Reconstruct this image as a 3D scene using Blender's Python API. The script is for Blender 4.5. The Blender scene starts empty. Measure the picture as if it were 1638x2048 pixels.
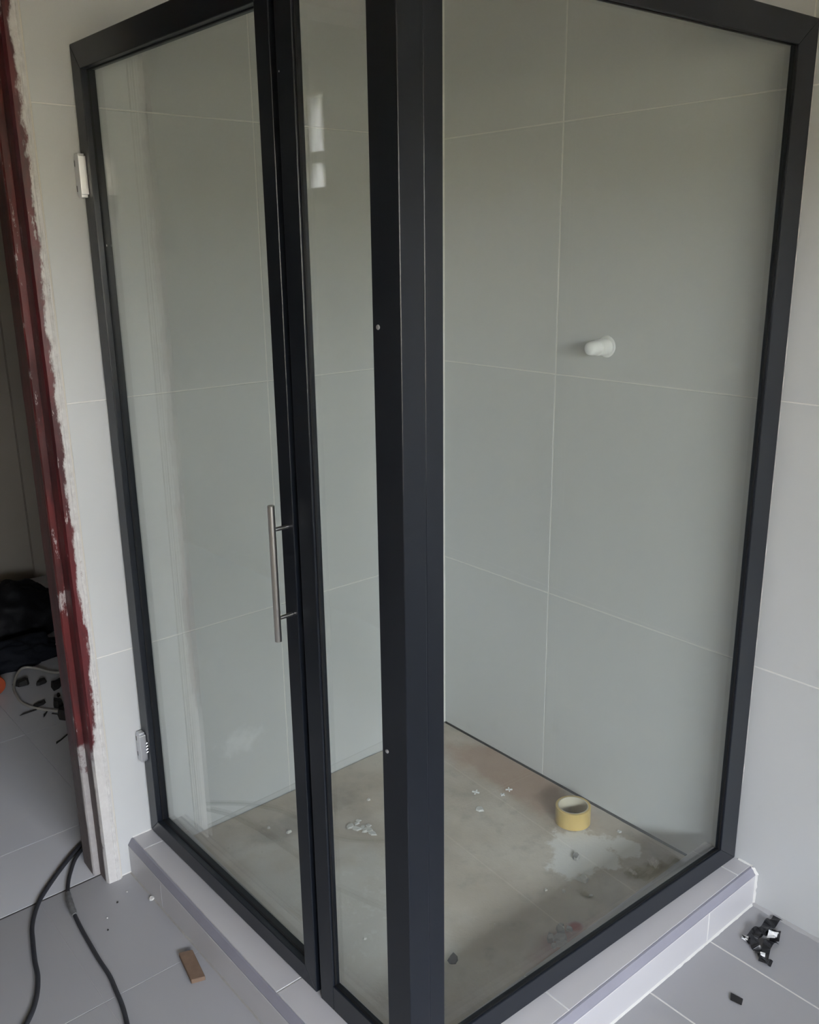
import bpy, bmesh, math, random
from mathutils import Vector, Matrix, noise

# ------------------------------------------------------------------ camera, sky, exposure
SC = bpy.context.scene
COL = SC.collection
FPX = 1812.56
cam_d = bpy.data.cameras.new('camera')
cam_d.sensor_fit = 'HORIZONTAL'
cam_d.sensor_width = 36.0
cam_d.lens = FPX / 1638.0 * 36.0
cam_d.clip_start = 0.02
cam = bpy.data.objects.new('camera', cam_d)
COL.objects.link(cam)
yaw, pitch, roll = 4.012702, -0.280798, -0.012777
F = Vector((math.cos(pitch)*math.cos(yaw), math.cos(pitch)*math.sin(yaw), math.sin(pitch)))
R0 = F.cross(Vector((0, 0, 1))).normalized()
U0 = R0.cross(F)
R = R0*math.cos(roll) + U0*math.sin(roll)
U = -R0*math.sin(roll) + U0*math.cos(roll)
M = Matrix((R, U, -F)).transposed().to_4x4()
M.translation = Vector((1.79098, 1.96348, 1.50906))
cam.matrix_world = M
SC.camera = cam

world = bpy.data.worlds.new('sky')
SC.world = world
world.use_nodes = True
wn = world.node_tree
bg = wn.nodes['Background']
# overcast daylight: brighter overhead than at the horizon, the same all round
tcw = wn.nodes.new('ShaderNodeTexCoord')
spw = wn.nodes.new('ShaderNodeSeparateXYZ'); wn.links.new(tcw.outputs['Generated'], spw.inputs[0])
mrw = wn.nodes.new('ShaderNodeMapRange'); wn.links.new(spw.outputs[2], mrw.inputs['Value'])
mrw.inputs['From Min'].default_value = 0.0; mrw.inputs['From Max'].default_value = 1.0
mrw.inputs['To Min'].default_value = 0.60; mrw.inputs['To Max'].default_value = 1.20
bg.inputs[0].default_value = (.92, .967, 1.08, 1)
mlw = wn.nodes.new('ShaderNodeMath'); mlw.operation = 'MULTIPLY'; mlw.inputs[1].default_value = 5.0
wn.links.new(mrw.outputs[0], mlw.inputs[0]); wn.links.new(mlw.outputs[0], bg.inputs[1])

SC.view_settings.view_transform = 'Standard'
SC.view_settings.look = 'None'
SC.view_settings.gamma = 1.0
SC.view_settings.use_curve_mapping = False
SC.view_settings.exposure = 3.88
SC.cycles.transparent_max_bounces = 24
SC.cycles.max_bounces = 10
SC.cycles.diffuse_bounces = 6
SC.cycles.glossy_bounces = 5
SC.cycles.sample_clamp_indirect = 6.0

# ------------------------------------------------------------------ room measures (metres, z up; shower back corner = origin)
RX, RY, RZ = 2.80, 3.30, 2.46          # bathroom extent
WIN = (0.72, 2.68, 0.95, 1.86)         # window in the wall y = RY: x0, x1, z0, z1
DOOR_X0, DOOR_X1, DOOR_Z = 1.105, 1.985, 2.12
WT = 0.11                              # thickness of the wall with the doorway
HX0, HX1, HY = -0.70, 2.40, -2.40      # hall behind the doorway
HWIN = (-1.115, -1.000, 1.745, 2.085)    # narrow hall window in wall x = HX1: y0, y1, z0, z1
CURB_Z = 0.097
FLOOR_S = 0.028                        # shower floor level
P0 = Vector((1.015, 0.0, 0.0)); C0 = Vector((0.994, 1.003, 0.0)); Q0 = Vector((0.0, 1.036, 0.0))
ta = (C0 - P0).normalized(); na = Vector((ta.y, -ta.x, 0))
tb = (C0 - Q0).normalized(); nb = Vector((-tb.y, tb.x, 0))
def mapA(s, off, z): return P0 + ta*s + na*off + Vector((0, 0, z))
def mapB(s, off, z): return Q0 + tb*s + nb*off + Vector((0, 0, z))
TOP = 1.913

# daylight portal of the bathroom window (guides sampling only, gives off no light itself)
for nm, loc, rot, sx, sy in (('window_portal', ((WIN[0]+WIN[1])/2, RY+0.02, (WIN[2]+WIN[3])/2), (math.radians(-90), 0, 0), WIN[1]-WIN[0], WIN[3]-WIN[2]),
                             ('hall_window_portal', (HX1+0.02, (HWIN[0]+HWIN[1])/2, (HWIN[2]+HWIN[3])/2), (0, math.radians(90), 0), HWIN[3]-HWIN[2], HWIN[1]-HWIN[0])):
    l = bpy.data.lights.new(nm, 'AREA')
    l.shape = 'RECTANGLE'; l.size = sx; l.size_y = sy
    l.cycles.is_portal = True
    o = bpy.data.objects.new(nm, l); COL.objects.link(o)
    o.location = loc; o.rotation_euler = rot

# ------------------------------------------------------------------ materials
class N:
    def __init__(s, name):
        s.m = bpy.data.materials.new(name); s.m.use_nodes = True
        s.t = s.m.node_tree; s.t.nodes.clear()
        s.out = s.t.nodes.new('ShaderNodeOutputMaterial')
        s.bsdf = s.t.nodes.new('ShaderNodeBsdfPrincipled')
        s.t.links.new(s.bsdf.outputs[0], s.out.inputs[0])
        s.tc = s.t.nodes.new('ShaderNodeTexCoord').outputs['Object']
    def new(s, ty, **kw):
        n = s.t.nodes.new(ty)
        for k, v in kw.items(): setattr(n, k, v)
        return n
    def link(s, a, b): s.t.links.new(a, b)
    def put(s, sock, v):
        if hasattr(v, 'is_linked') or isinstance(v, bpy.types.NodeSocket): s.link(v, sock)
        else: sock.default_value = v
    def noise(s, scale, detail=4, rough=.55, vec=None, dist=0):
        n = s.new('ShaderNodeTexNoise'); n.inputs['Scale'].default_value = scale
        n.inputs['Detail'].default_value = detail; n.inputs['Roughness'].default_value = rough
        n.inputs['Distortion'].default_value = dist
        s.link(vec or s.tc, n.inputs['Vector']); return n.outputs['Fac']
    def ramp(s, fac, a, b, ca=(0, 0, 0, 1), cb=(1, 1, 1, 1)):
        n = s.new('ShaderNodeValToRGB'); e = n.color_ramp.elements
        e[0].position = a; e[0].color = ca; e[1].position = b; e[1].color = cb
        s.link(fac, n.inputs[0]); return n.outputs[0]
    def step(s, v, a, b):
        n = s.new('ShaderNodeMapRange', interpolation_type='SMOOTHSTEP')
        s.put(n.inputs['Value'], v); n.inputs['From Min'].default_value = a; n.inputs['From Max'].default_value = b
        return n.outputs[0]
    def math(s, op, a, b=0.0):
        n = s.new('ShaderNodeMath', operation=op); s.put(n.inputs[0], a); s.put(n.inputs[1], b); return n.outputs[0]
    def mix(s, fac, a, b):
        n = s.new('ShaderNodeMix', data_type='RGBA'); s.put(n.inputs['Factor'], fac)
        s.put(n.inputs[6], a if not isinstance(a, tuple) else a + (1,) * (4 - len(a)))
        s.put(n.inputs[7], b if not isinstance(b, tuple) else b + (1,) * (4 - len(b)))
        return n.outputs[2]
    def sep(s):
        n = s.new('ShaderNodeSeparateXYZ'); s.link(s.tc, n.inputs[0]); return n.outputs
    def blob(s, x, y, rx, ry):
        """0 at the middle of an ellipse on the floor, 1 on its rim"""
        o = s.sep()
        a = s.math('DIVIDE', s.math('SUBTRACT', o[0], x), rx); b = s.math('DIVIDE', s.math('SUBTRACT', o[1], y), ry)
        return s.math('SQRT', s.math('ADD', s.math('MULTIPLY', a, a), s.math('MULTIPLY', b, b)))
    def bump(s, h, strength, dist=.002):
        n = s.new('ShaderNodeBump'); n.inputs['Strength'].default_value = strength; n.inputs['Distance'].default_value = dist
        s.link(h, n.inputs['Height']); s.link(n.outputs[0], s.bsdf.inputs['Normal'])
    def set(s, col, rough=.5, metal=0., spec=.5):
        s.put(s.bsdf.inputs['Base Color'], col if not isinstance(col, tuple) else col + (1,) * (4 - len(col)))
        s.put(s.bsdf.inputs['Roughness'], rough); s.bsdf.inputs['Metallic'].default_value = metal
        s.bsdf.inputs['Specular IOR Level'].default_value = spec
        return s.m

def mottled(name, col, rough, amt=.06, scale=6., spec=.5, bump=0., metal=0.):
    n = N(name)
    f = n.noise(scale, 5)
    a = tuple(c*(1-amt) for c in col); b = tuple(min(1, c*(1+amt)) for c in col)
    m = n.set(n.mix(f, a, b), rough, metal, spec)
    if bump: n.bump(n.noise(scale*12, 3), bump)
    return m

MAT = {}
n = N('wall_tile_grey')
n.tc = n.new('ShaderNodeNewGeometry').outputs['Position']
o = n.sep()
col = n.mix(n.noise(2.5, 5), (.543, .553, .553), (.577, .587, .587))
col = n.mix(n.math('MULTIPLY', n.step(n.noise(7, 5, .6), .62, .74), .10), col, (.35, .34, .32))
dx = n.math('DIVIDE', n.math('SUBTRACT', o[0], .745), .075); dz = n.math('DIVIDE', n.math('SUBTRACT', o[2], .245), .040)
rr = n.math('SQRT', n.math('ADD', n.math('MULTIPLY', dx, dx), n.math('MULTIPLY', dz, dz)))
rr = n.math('ADD', rr, n.math('MULTIPLY', n.math('SUBTRACT', n.noise(22, 6, .65), .5), 2.4))
smear = n.math('MULTIPLY', n.step(rr, 1.1, .3), n.step(o[1], .004, .001))
col = n.mix(n.math('MULTIPLY', smear, .6), col, (.78, .79, .80))
MAT['wall_tile'] = n.set(col, .42)
MAT['floor_tile'] = mottled('floor_tile_grey', (.37, .37, .385), .42, .05, 4)
MAT['hall_tile'] = mottled('hall_tile_pale', (.66, .67, .71), .33, .04, 3)
MAT['grout'] = mottled('white_grout', (.74, .73, .70), .85, .10, 40, .2, .3)
MAT['grout_dark'] = mottled('dark_joint', (.10, .095, .09), .9, .2, 30, .2)
MAT['core'] = mottled('masonry', (.30, .29, .27), .9, .1, 10, .1)
MAT['paint'] = mottled('cream_paint', (.27, .23, .165), .8, .03, 4, .2)
MAT['hall_paint'] = mottled('hall_wall_paint', (.46, .42, .36), .8, .08, 3, .2)
MAT['white_frame'] = mottled('white_window_frame', (.75, .75, .74), .4, .02, 5)
MAT['alu'] = mottled('anthracite_powder_coat', (.010, .0125, .018), .30, .10, 30, .42)
MAT['gasket'] = mottled('black_rubber', (.008, .008, .009), .6, .1, 30, .3)
MAT['steel'] = mottled('brushed_steel', (.60, .59, .58), .32, .05, 60, .5, 0, 1.0)
MAT['zinc'] = mottled('satin_chrome', (.66, .66, .68), .34, .04, 60, .5, 0, .85)
MAT['curb_tile'] = mottled('curb_tile_grey', (.53, .52, .535), .4, .05, 5)
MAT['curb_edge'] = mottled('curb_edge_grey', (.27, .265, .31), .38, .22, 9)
MAT['plastic'] = mottled('white_plastic', (.80, .80, .80), .35, .02, 10)
MAT['bead'] = mottled('cream_edge_bead', (.62, .59, .53), .6, .06, 20, .3)
MAT['grout_grey'] = mottled('grey_grout', (.42, .415, .42), .85, .1, 40, .2)
MAT['wood'] = mottled('brown_wood', (.20, .135, .095), .8, .25, 60, .2, .4)
MAT['cable'] = mottled('dusty_black_rubber', (.035, .036, .042), .55, .35, 60, .4, .2)
MAT['joint'] = mottled('grey_insulating_tape', (.16, .16, .16), .35, .6, 90, .5, .3)
MAT['chip'] = mottled('plaster_chip', (.66, .65, .62), .9, .12, 80, .2, .4)
MAT['mortar'] = mottled('grey_mortar', (.40, .385, .36), .9, .2, 60, .2, .5)
MAT['black'] = mottled('black_plastic', (.013, .013, .015), .38, .2, 40, .5)
MAT['sack'] = mottled('black_sacking', (.010, .010, .012), .6, .3, 12, .3, .4)
MAT['blue'] = mottled('dark_blue_cloth', (.014, .016, .022), .8, .3, 14, .2, .4)
MAT['brown_cloth'] = mottled('dark_brown_board', (.028, .018, .016), .75, .3, 10, .3)
MAT['orange'] = mottled('orange_plastic', (.42, .075, .025), .5, .1, 20)
MAT['white_cable'] = mottled('dirty_white_cable', (.42, .40, .36), .5, .1, 30)
MAT['sky_blocker'] = mottled('sky_blocker_warm', (.38, .33, .24), .9, .15, 2, .1)  # for the added sky blockers; warm so the upper walls get warm bounce
MAT['ground'] = mottled('outdoor_ground', (.16, .15, .11), .95, .3, 1.5, .1)
MAT['scrap'] = mottled('dark_grey_scrap', (.032, .030, .028), .7, .3, 30, .3)
MAT['core_card'] = mottled('pale_cardboard', (.60, .55, .44), .85, .08, 30, .2)

# tape: glossy amber film wound on a core
n = N('amber_packing_tape')
MAT['tape'] = n.set(n.mix(n.noise(25, 3), (.60, .43, .15), (.68, .50, .20)), .28)
n.bsdf.inputs['Subsurface Weight'].default_value = .15
n.bsdf.inputs['Subsurface Radius'].default_value = (.02, .012, .004)

# clear glass: every surface lets most light straight through and mirrors by its angle
def glass(name, tint):
    n = N(name)
    n.t.nodes.remove(n.bsdf)
    geo = n.new('ShaderNodeNewGeometry')
    fr = n.new('ShaderNodeFresnel')
    ior = n.new('ShaderNodeMix', data_type='FLOAT')
    ior.inputs[2].default_value = 1.5; ior.inputs[3].default_value = 1/1.5
    n.link(geo.outputs['Backfacing'], ior.inputs[0]); n.link(ior.outputs[0], fr.inputs['IOR'])
    tr = n.new('ShaderNodeBsdfTransparent'); tr.inputs[0].default_value = tint + (1,)
    gl = n.new('ShaderNodeBsdfGlossy'); gl.inputs['Roughness'].default_value = 0.0
    gl.inputs[0].default_value = (1, 1, 1, 1)
    mx = n.new('ShaderNodeMixShader')
    n.link(fr.outputs[0], mx.inputs[0]); n.link(tr.outputs[0], mx.inputs[1]); n.link(gl.outputs[0], mx.inputs[2])
    n.link(mx.outputs[0], n.out.inputs[0])
    return n.m
MAT['glass'] = glass('shower_glass', (.968, .985, .974))
MAT['window_glass'] = glass('window_glass', (.98, .985, .98))
MAT['dimmed_glass'] = glass('dimmed_hall_window_glass', (.45, .45, .44))  # grey tint added to dim the daylight seen in this pane

# raw screed of the shower floor with plaster spills and rusty stains
n = N('raw_screed')
big = n.noise(5, 5); mid = n.noise(22, 6, .6); fine = n.noise(160, 3)
col = n.mix(n.step(big, .35, .68), (.48, .425, .355), (.59, .54, .47))
col = n.mix(n.math('MULTIPLY', n.step(mid, .5, .75), .35), col, (.29, .27, .24))
wob = n.math('MULTIPLY', n.math('SUBTRACT', n.noise(9, 5), .5), 1.3)
red = n.step(n.math('ADD', n.blob(.07, .36, .11, .36), wob), 1.05, .45)
col = n.mix(n.math('MULTIPLY', red, .70), col, (.40, .27, .205))
red2 = n.step(n.math('ADD', n.blob(.46, .90, .16, .06), wob), 1.0, .3)
col = n.mix(n.math('MULTIPLY', red2, .55), col, (.30, .14, .11))
red3 = n.step(n.math('ADD', n.blob(.405, .885, .022, .02), n.math('MULTIPLY', wob, .4)), 1.0, .4)
col = n.mix(n.math('MULTIPLY', red3, .8), col, (.30, .06, .055))
wobs = n.math('MULTIPLY', n.math('SUBTRACT', n.noise(16, 7, .65), .5), 2.0)
white = n.step(n.math('ADD', n.blob(.185, .725, .115, .105), wobs), 1.0, .72)
white2 = n.step(n.math('ADD', n.blob(.09, .785, .05, .05), wobs), 1.0, .72)
white = n.math('MAXIMUM', white, white2)
col = n.mix(n.math('MULTIPLY', white, .85), col, (.76, .75, .73))
spill = n.math('MULTIPLY', n.step(n.blob(.78, .52, .22, .26), 1.0, .35), n.step(n.noise(34, 8, .75), .53, .62))
col = n.mix(n.math('MULTIPLY', spill, .9), col, (.76, .75, .73))
haze = n.step(n.math('ADD', n.blob(.80, .48, .30, .42), wob), 1.1, .2)
col = n.mix(n.math('MULTIPLY', haze, .8), col, (.64, .635, .61))
spk = n.step(n.noise(230, 2, .5), .735, .76)
col = n.mix(n.math('MULTIPLY', spk, .7), col, (.62, .61, .59))
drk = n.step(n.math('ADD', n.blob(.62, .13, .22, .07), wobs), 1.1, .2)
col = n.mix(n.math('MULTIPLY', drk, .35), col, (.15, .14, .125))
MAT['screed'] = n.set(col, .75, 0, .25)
n.bump(n.math('ADD', fine, n.math('MULTIPLY', mid, 2.0)), .35, .002)

# old red gloss paint, chipped; paint burnt off and scraped near the floor
def red_paint(name, base, dark, worn, bare_a=(.11, .088, .084), bare_b=(.22, .19, .185), smear=False):
    n = N(name)
    o = n.sep()
    mp = n.new('ShaderNodeMapping'); mp.inputs['Scale'].default_value = (30, 30, 5); n.link(n.tc, mp.inputs[0])
    st = n.noise(1.0, 6, .65, mp.outputs[0])
    col = n.mix(n.step(st, .40, .62), base, dark)
    mp2 = n.new('ShaderNodeMapping'); mp2.inputs['Scale'].default_value = (60, 60, 14); n.link(n.tc, mp2.inputs[0])
    ch = n.noise(1.0, 8, .72, mp2.outputs[0])
    col = n.mix(n.step(ch, worn, worn+.03), col, (.42, .36, .35))
    low = n.step(n.math('ADD', o[2], n.math('MULTIPLY', n.math('SUBTRACT', n.noise(18, 6, .7), .5), .30)), .36, .31)
    bare = n.mix(n.noise(40, 6, .7), bare_a, bare_b)
    col = n.mix(low, col, bare)
    if smear:   # plaster dragged over the front of the frame with a ragged edge
        mp3 = n.new('ShaderNodeMapping'); mp3.inputs['Scale'].default_value = (55, 20, 16); n.link(n.tc, mp3.inputs[0])
        mp4 = n.new('ShaderNodeMapping'); mp4.inputs['Scale'].default_value = (8, 8, 5.5); n.link(n.tc, mp4.inputs[0])
        mp5 = n.new('ShaderNodeMapping'); mp5.inputs['Scale'].default_value = (160, 60, 90); n.link(n.tc, mp5.inputs[0])
        e = n.math('ADD', n.math('MULTIPLY', n.math('SUBTRACT', n.noise(1, 6, .7, mp3.outputs[0]), .5), .036), n.math('MULTIPLY', n.math('SUBTRACT', n.noise(1, 2, .5, mp4.outputs[0]), .5), .040))
        e = n.math('ADD', e, n.math('MULTIPLY', n.math('SUBTRACT', n.noise(1, 5, .7, mp5.outputs[0]), .5), .010))
        e = n.math('ADD', e, n.math('MULTIPLY', n.step(o[2], .55, .25), .020))
        d = n.math('SUBTRACT', n.math('ADD', e, 1.1235), o[0])
        front = n.step(o[1], -.012, -.002)
        pk = n.step(d, -.0035, .0045)
        col = n.mix(n.math('MULTIPLY', n.math('MULTIPLY', pk, front), .96), col, n.mix(n.noise(60, 6, .7), (.50, .48, .47), (.70, .69, .67)))
    m = n.set(col, n.mix(low, (.32, .32, .32), (.8, .8, .8)), 0, .4)
    n.bump(ch, .35, .003)
    return m
MAT['red'] = red_paint('old_red_gloss', (.110, .019, .021), (.052, .014, .016), .66)  # bare zone kept darker: shade of the side faces put into the colour
MAT['red_lit_edge'] = red_paint('old_red_gloss_worn_lit', (.135, .026, .026), (.070, .021, .021), .60, (.26, .235, .23), (.48, .46, .45))  # chippier, and paler: light caught by the front edge is painted in
MAT['red_smeared'] = red_paint('old_red_gloss_plaster_smeared', (.125, .023, .026), (.064, .018, .020), .62, smear=True)
n = N('rough_plaster')
f = n.noise(60, 8, .7)
o = n.sep()
redd = n.math('MULTIPLY', n.step(n.noise(45, 6, .7), .60, .66), n.step(n.noise(7, 3), .45, .6))
MAT['plaster'] = n.set(n.mix(n.math('MULTIPLY', redd, .75), n.mix(n.step(f, .3, .7), (.56, .545, .53), (.70, .69, .67)), (.23, .13, .125)), .85, 0, .2)
n.bump(f, .6, .004)

# ------------------------------------------------------------------ mesh helpers
def link(name, me, mat, parent=None):
    o = bpy.data.objects.new(name, me)
    if mat is not None:
        me.materials.clear(); me.materials.append(MAT[mat] if isinstance(mat, str) else mat)
    COL.objects.link(o)
    if parent is not None:
        o.parent = parent
        o.matrix_parent_inverse = Matrix.Translation(-parent.location)
    return o
def from_bm(name, bm, mat, parent=None, smooth=False):
    bmesh.ops.recalc_face_normals(bm, faces=bm.faces)
    me = bpy.data.meshes.new(name); bm.to_mesh(me); bm.free()
    if smooth:
        for p in me.polygons: p.use_smooth = True
    return link(name, me, mat, parent)
def bevel(bm, w, seg=1, ang=30):
    if w <= 0: return
    es = [e for e in bm.edges if len(e.link_faces) == 2 and e.calc_face_angle(0) > math.radians(ang)]
    bmesh.ops.bevel(bm, geom=es, offset=w, segments=seg, affect='EDGES', profile=.5)
def add_prism(bm, lo, hi):
    """closed prism between two loops of points"""
    a = [bm.verts.new(p) for p in lo]; b = [bm.verts.new(p) for p in hi]
    k = len(a)
    bm.faces.new(a); bm.faces.new(list(reversed(b)))
    for i in range(k): bm.faces.new((a[i], b[i], b[(i+1) % k], a[(i+1) % k]))
def prism(name, lo, hi, mat, parent=None, bev=0., seg=1, smooth=False):
    bm = bmesh.new(); add_prism(bm, lo, hi)
    bmesh.ops.recalc_face_normals(bm, faces=bm.faces)
    bevel(bm, bev, seg)
    return from_bm(name, bm, mat, parent, smooth)
def box(name, x0, x1, y0, y1, z0, z1, mat, parent=None, bev=0., seg=1):
    lo = [Vector(p) for p in ((x0, y0, z0), (x1, y0, z0), (x1, y1, z0), (x0, y1, z0))]
    hi = [p + Vector((0, 0, z1-z0)) for p in lo]
    return prism(name, lo, hi, mat, parent, bev, seg)
def bar(name, mp, poly, o0, o1, mat, parent, bev=.0014, seg=2):
    """polygon in (s, z) of a screen plane, from offset o0 to o1"""
    return prism(name, [mp(s, o0, z) for s, z in poly], [mp(s, o1, z) for s, z in poly], mat, parent, bev, seg)
def empty(name, loc):
    o = bpy.data.objects.new(name, None); COL.objects.link(o); o.location = loc; o.empty_display_size = .05
    return o
def tag(o, label=None, cat=None, group=None, kind=None):
    if label: o['label'] = label
    if cat: o['category'] = cat
    if group: o['group'] = group
    if kind: o['kind'] = kind
    return o
def lathe(name, prof, mat, parent=None, seg=40, mtx=None, closed=False):
    bm = bmesh.new(); rings = []
    for r, z in prof:
        if r < 1e-6: rings.append([bm.verts.new((0, 0, z))]); continue
        rings.append([bm.verts.new((r*math.cos(2*math.pi*i/seg), r*math.sin(2*math.pi*i/seg), z)) for i in range(seg)])
    pairs = list(zip(rings[:-1], rings[1:])) + ([(rings[-1], rings[0])] if closed else [])
    for a, b in pairs:
        for i in range(seg):
            j = (i+1) % seg
            if len(a) == 1: bm.faces.new((a[0], b[i], b[j]))
            elif len(b) == 1: bm.faces.new((a[i], b[0], a[j]))
            else: bm.faces.new((a[i], b[i], b[j], a[j]))
    if mtx is not None: bmesh.ops.transform(bm, matrix=mtx, verts=bm.verts)
    o = from_bm(name, bm, mat, parent, True)
    o.data.set_sharp_from_angle(angle=math.radians(40))
    return o
def spline(pts, per=8):
    out = []
    P = [pts[0]*2 - pts[1]] + pts + [pts[-1]*2 - pts[-2]]
    for i in range(1, len(P)-2):
        a, b, c, d = P[i-1], P[i], P[i+1], P[i+2]
        for k in range(per):
            t = k/per
            out.append(.5*((2*b) + (c-a)*t + (2*a-5*b+4*c-d)*t*t + (3*b-a-3*c+d)*t**3))
    out.append(pts[-1]); return out
def tube(name, pts, r, mat, parent=None, seg=10, rad=None):
    bm = bmesh.new(); rings = []
    n_ = len(pts)
    for i, p in enumerate(pts):
        t = (pts[min(i+1, n_-1)] - pts[max(i-1, 0)]).normalized()
        a = t.cross(Vector((0, 0, 1)))
        if a.length < 1e-4: a = Vector((1, 0, 0))
        a.normalize(); b = a.cross(t)
        rr = rad(i/(n_-1)) if rad else r
        rings.append([bm.verts.new(p + (a*math.cos(2*math.pi*k/seg) + b*math.sin(2*math.pi*k/seg))*rr) for k in range(seg)])
    for A_, B_ in zip(rings[:-1], rings[1:]):
        for k in range(seg): bm.faces.new((A_[k], B_[k], B_[(k+1) % seg], A_[(k+1) % seg]))
    bm.faces.new(rings[0]); bm.faces.new(list(reversed(rings[-1])))
    o = from_bm(name, bm, mat, parent, True)
    o.data.set_sharp_from_angle(angle=math.radians(50))
    return o
_tile_cache = {}
def tile(name, origin, u, v, w, h, nrm, th, mat, parent, cham=.0012):
    """a tile of w x h in the directions u, v; back on the plane through origin, face th proud of it"""
    key = (round(w, 4), round(h, 4), tuple(u), tuple(v), th, mat)
    me = _tile_cache.get(key)
    if me is None:
        bm = bmesh.new()
        c = cham
        def ring(i, d): return [bm.verts.new(u*a + v*b + nrm*d) for a, b in ((i, i), (w-i, i), (w-i, h-i), (i, h-i))]
        r0, r1, r2 = ring(0, 0), ring(0, th-c), ring(c, th)
        for A_, B_ in ((r0, r1), (r1, r2)):
            for k in range(4): bm.faces.new((A_[k], A_[(k+1) % 4], B_[(k+1) % 4], B_[k]))
        bm.faces.new(r2)
        bm.faces.new(list(reversed(r0)))
        bmesh.ops.recalc_face_normals(bm, faces=bm.faces)
        me = bpy.data.meshes.new(name); bm.to_mesh(me); bm.free(); me.materials.append(MAT[mat])
        _tile_cache[key] = me
    o = bpy.data.objects.new(name, me); COL.objects.link(o)
    o.location = origin
    if parent is not None: o.parent = parent; o.matrix_parent_inverse = Matrix.Translation(-parent.location)
    return o
X, Y, Z = Vector((1, 0, 0)), Vector((0, 1, 0)), Vector((0, 0, 1))
def tile_field(parent, name, us, vs, at, u, v, nrm, th, mat, gap, jitter=0.0):
    rnd = random.Random(len(us)*7 + len(vs))
    for a0, a1 in zip(us[:-1], us[1:]):
        for b0, b1 in zip(vs[:-1], vs[1:]):
            tile(name, at(a0+gap/2, b0+gap/2) + nrm*rnd.uniform(-jitter, jitter), u, v, a1-a0-gap, b1-b0-gap, nrm, th, mat, parent, .0012 if mat == 'wall_tile' else .0004)

# ------------------------------------------------------------------ the setting: walls, floors, ceiling, window
TT = .009          # tile thickness
G = .0021          # joint width
rows = [.002, .600, 1.200, 1.800, 2.400]

# wall with the doorway (image left); its tiled face is y = 0
wl = box('wall_left', -.12, DOOR_X0+.012, -WT, -TT-.004, -.02, RZ, 'core')
tag(wl, kind='structure')
box('grout_bed', .0, DOOR_X0-.003, -TT-.0045, -.0009, .0, 2.40, 'grout', wl)
tile_field(wl, 'wall_tile', [.001, .597, DOOR_X0-.002], rows, lambda a, b: Vector((a, -TT, b)), X, Z, Y, TT, 'wall_tile', G)
box('lintel', DOOR_X0+.012, DOOR_X1, -WT, -.002, DOOR_Z, RZ, 'paint', wl)
box('wall_return', DOOR_X1, RX, -WT, -.002, -.02, RZ, 'wall_tile', wl)
# thin plastic corner bead where the tiles stop at the plaster
box('corner_bead', DOOR_X0-.0022, DOOR_X0+.0013, -.012, .0050, .0, RZ, 'bead', wl, .0006)

# wall on the image right; tiled face x = 0
wr = box('wall_right', -.12, -TT-.004, -.12, RY+.12, -.02, RZ, 'core')
tag(wr, kind='structure')
box('grout_bed', -TT-.0045, -.0009, .0, 1.03, .033, 2.40, 'grout', wr)
box('grout_bed', -TT-.0045, -.0009, 1.03, RY, .0, 2.40, 'grout', wr)
rows_in = [.0312] + rows[1:]
tile_field(wr, 'wall_tile', [.002, .4245, 1.0245], rows_in, lambda a, b: Vector((-TT, a, b)), Y, Z, X, TT, 'wall_tile', G)
box('floor_gap', -TT-.0045, -.006, .0, 1.0, .0, .031, 'grout_dark', wr)
tile_field(wr, 'wall_tile', [1.0245, 1.6245, 2.2245, 2.8245, RY], rows, lambda a, b: Vector((-TT, a, b)), Y, Z, X, TT, 'wall_tile', G)
# pale sealant bead in the shower corner
bm = bmesh.new()
pts = []
for i in range(61):
    z = FLOOR_S + .002 + (2.40-FLOOR_S)*i/60
    w = .0042 + .0012*noise.noise(Vector((z*9, 3, 0)))
    pts.append((z, w))
ra = [bm.verts.new((.0, w, z)) for z, w in pts]; rb = [bm.verts.new((w*.35, w*.35, z)) for z, w in pts]; rc = [bm.verts.new((w, .0, z)) for z, w in pts]
for A_, B_ in ((ra, rb), (rb, rc)):
    for i in range(60): bm.faces.new((A_[i], A_[i+1], B_[i+1], B_[i]))
from_bm('sealant_bead', bm, 'grout', wr, True)

# remaining walls of the bathroom (behind the camera)
wb = box('wall_back', RX, RX+.12, -WT, RY+.12, -.02, RZ, 'paint'); tag(wb, kind='structure')
wf = box('wall_front', -.12, WIN[0], RY, RY+.12, -.02, RZ, 'wall_tile'); tag(wf, kind='structure')
box('wall_pier', WIN[1], RX+.12, RY, RY+.12, -.02, RZ, 'wall_tile', wf)
box('wall_apron', WIN[0], WIN[1], RY, RY+.12, -.02, WIN[2], 'wall_tile', wf)
box('wall_head', WIN[0], WIN[1], RY, RY+.12, WIN[3], RZ, 'wall_tile', wf)
ce = box('ceiling', -.12, RX+.12, -WT, RY+.12, RZ, RZ+.1, 'paint'); tag(ce, kind='structure')

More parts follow.
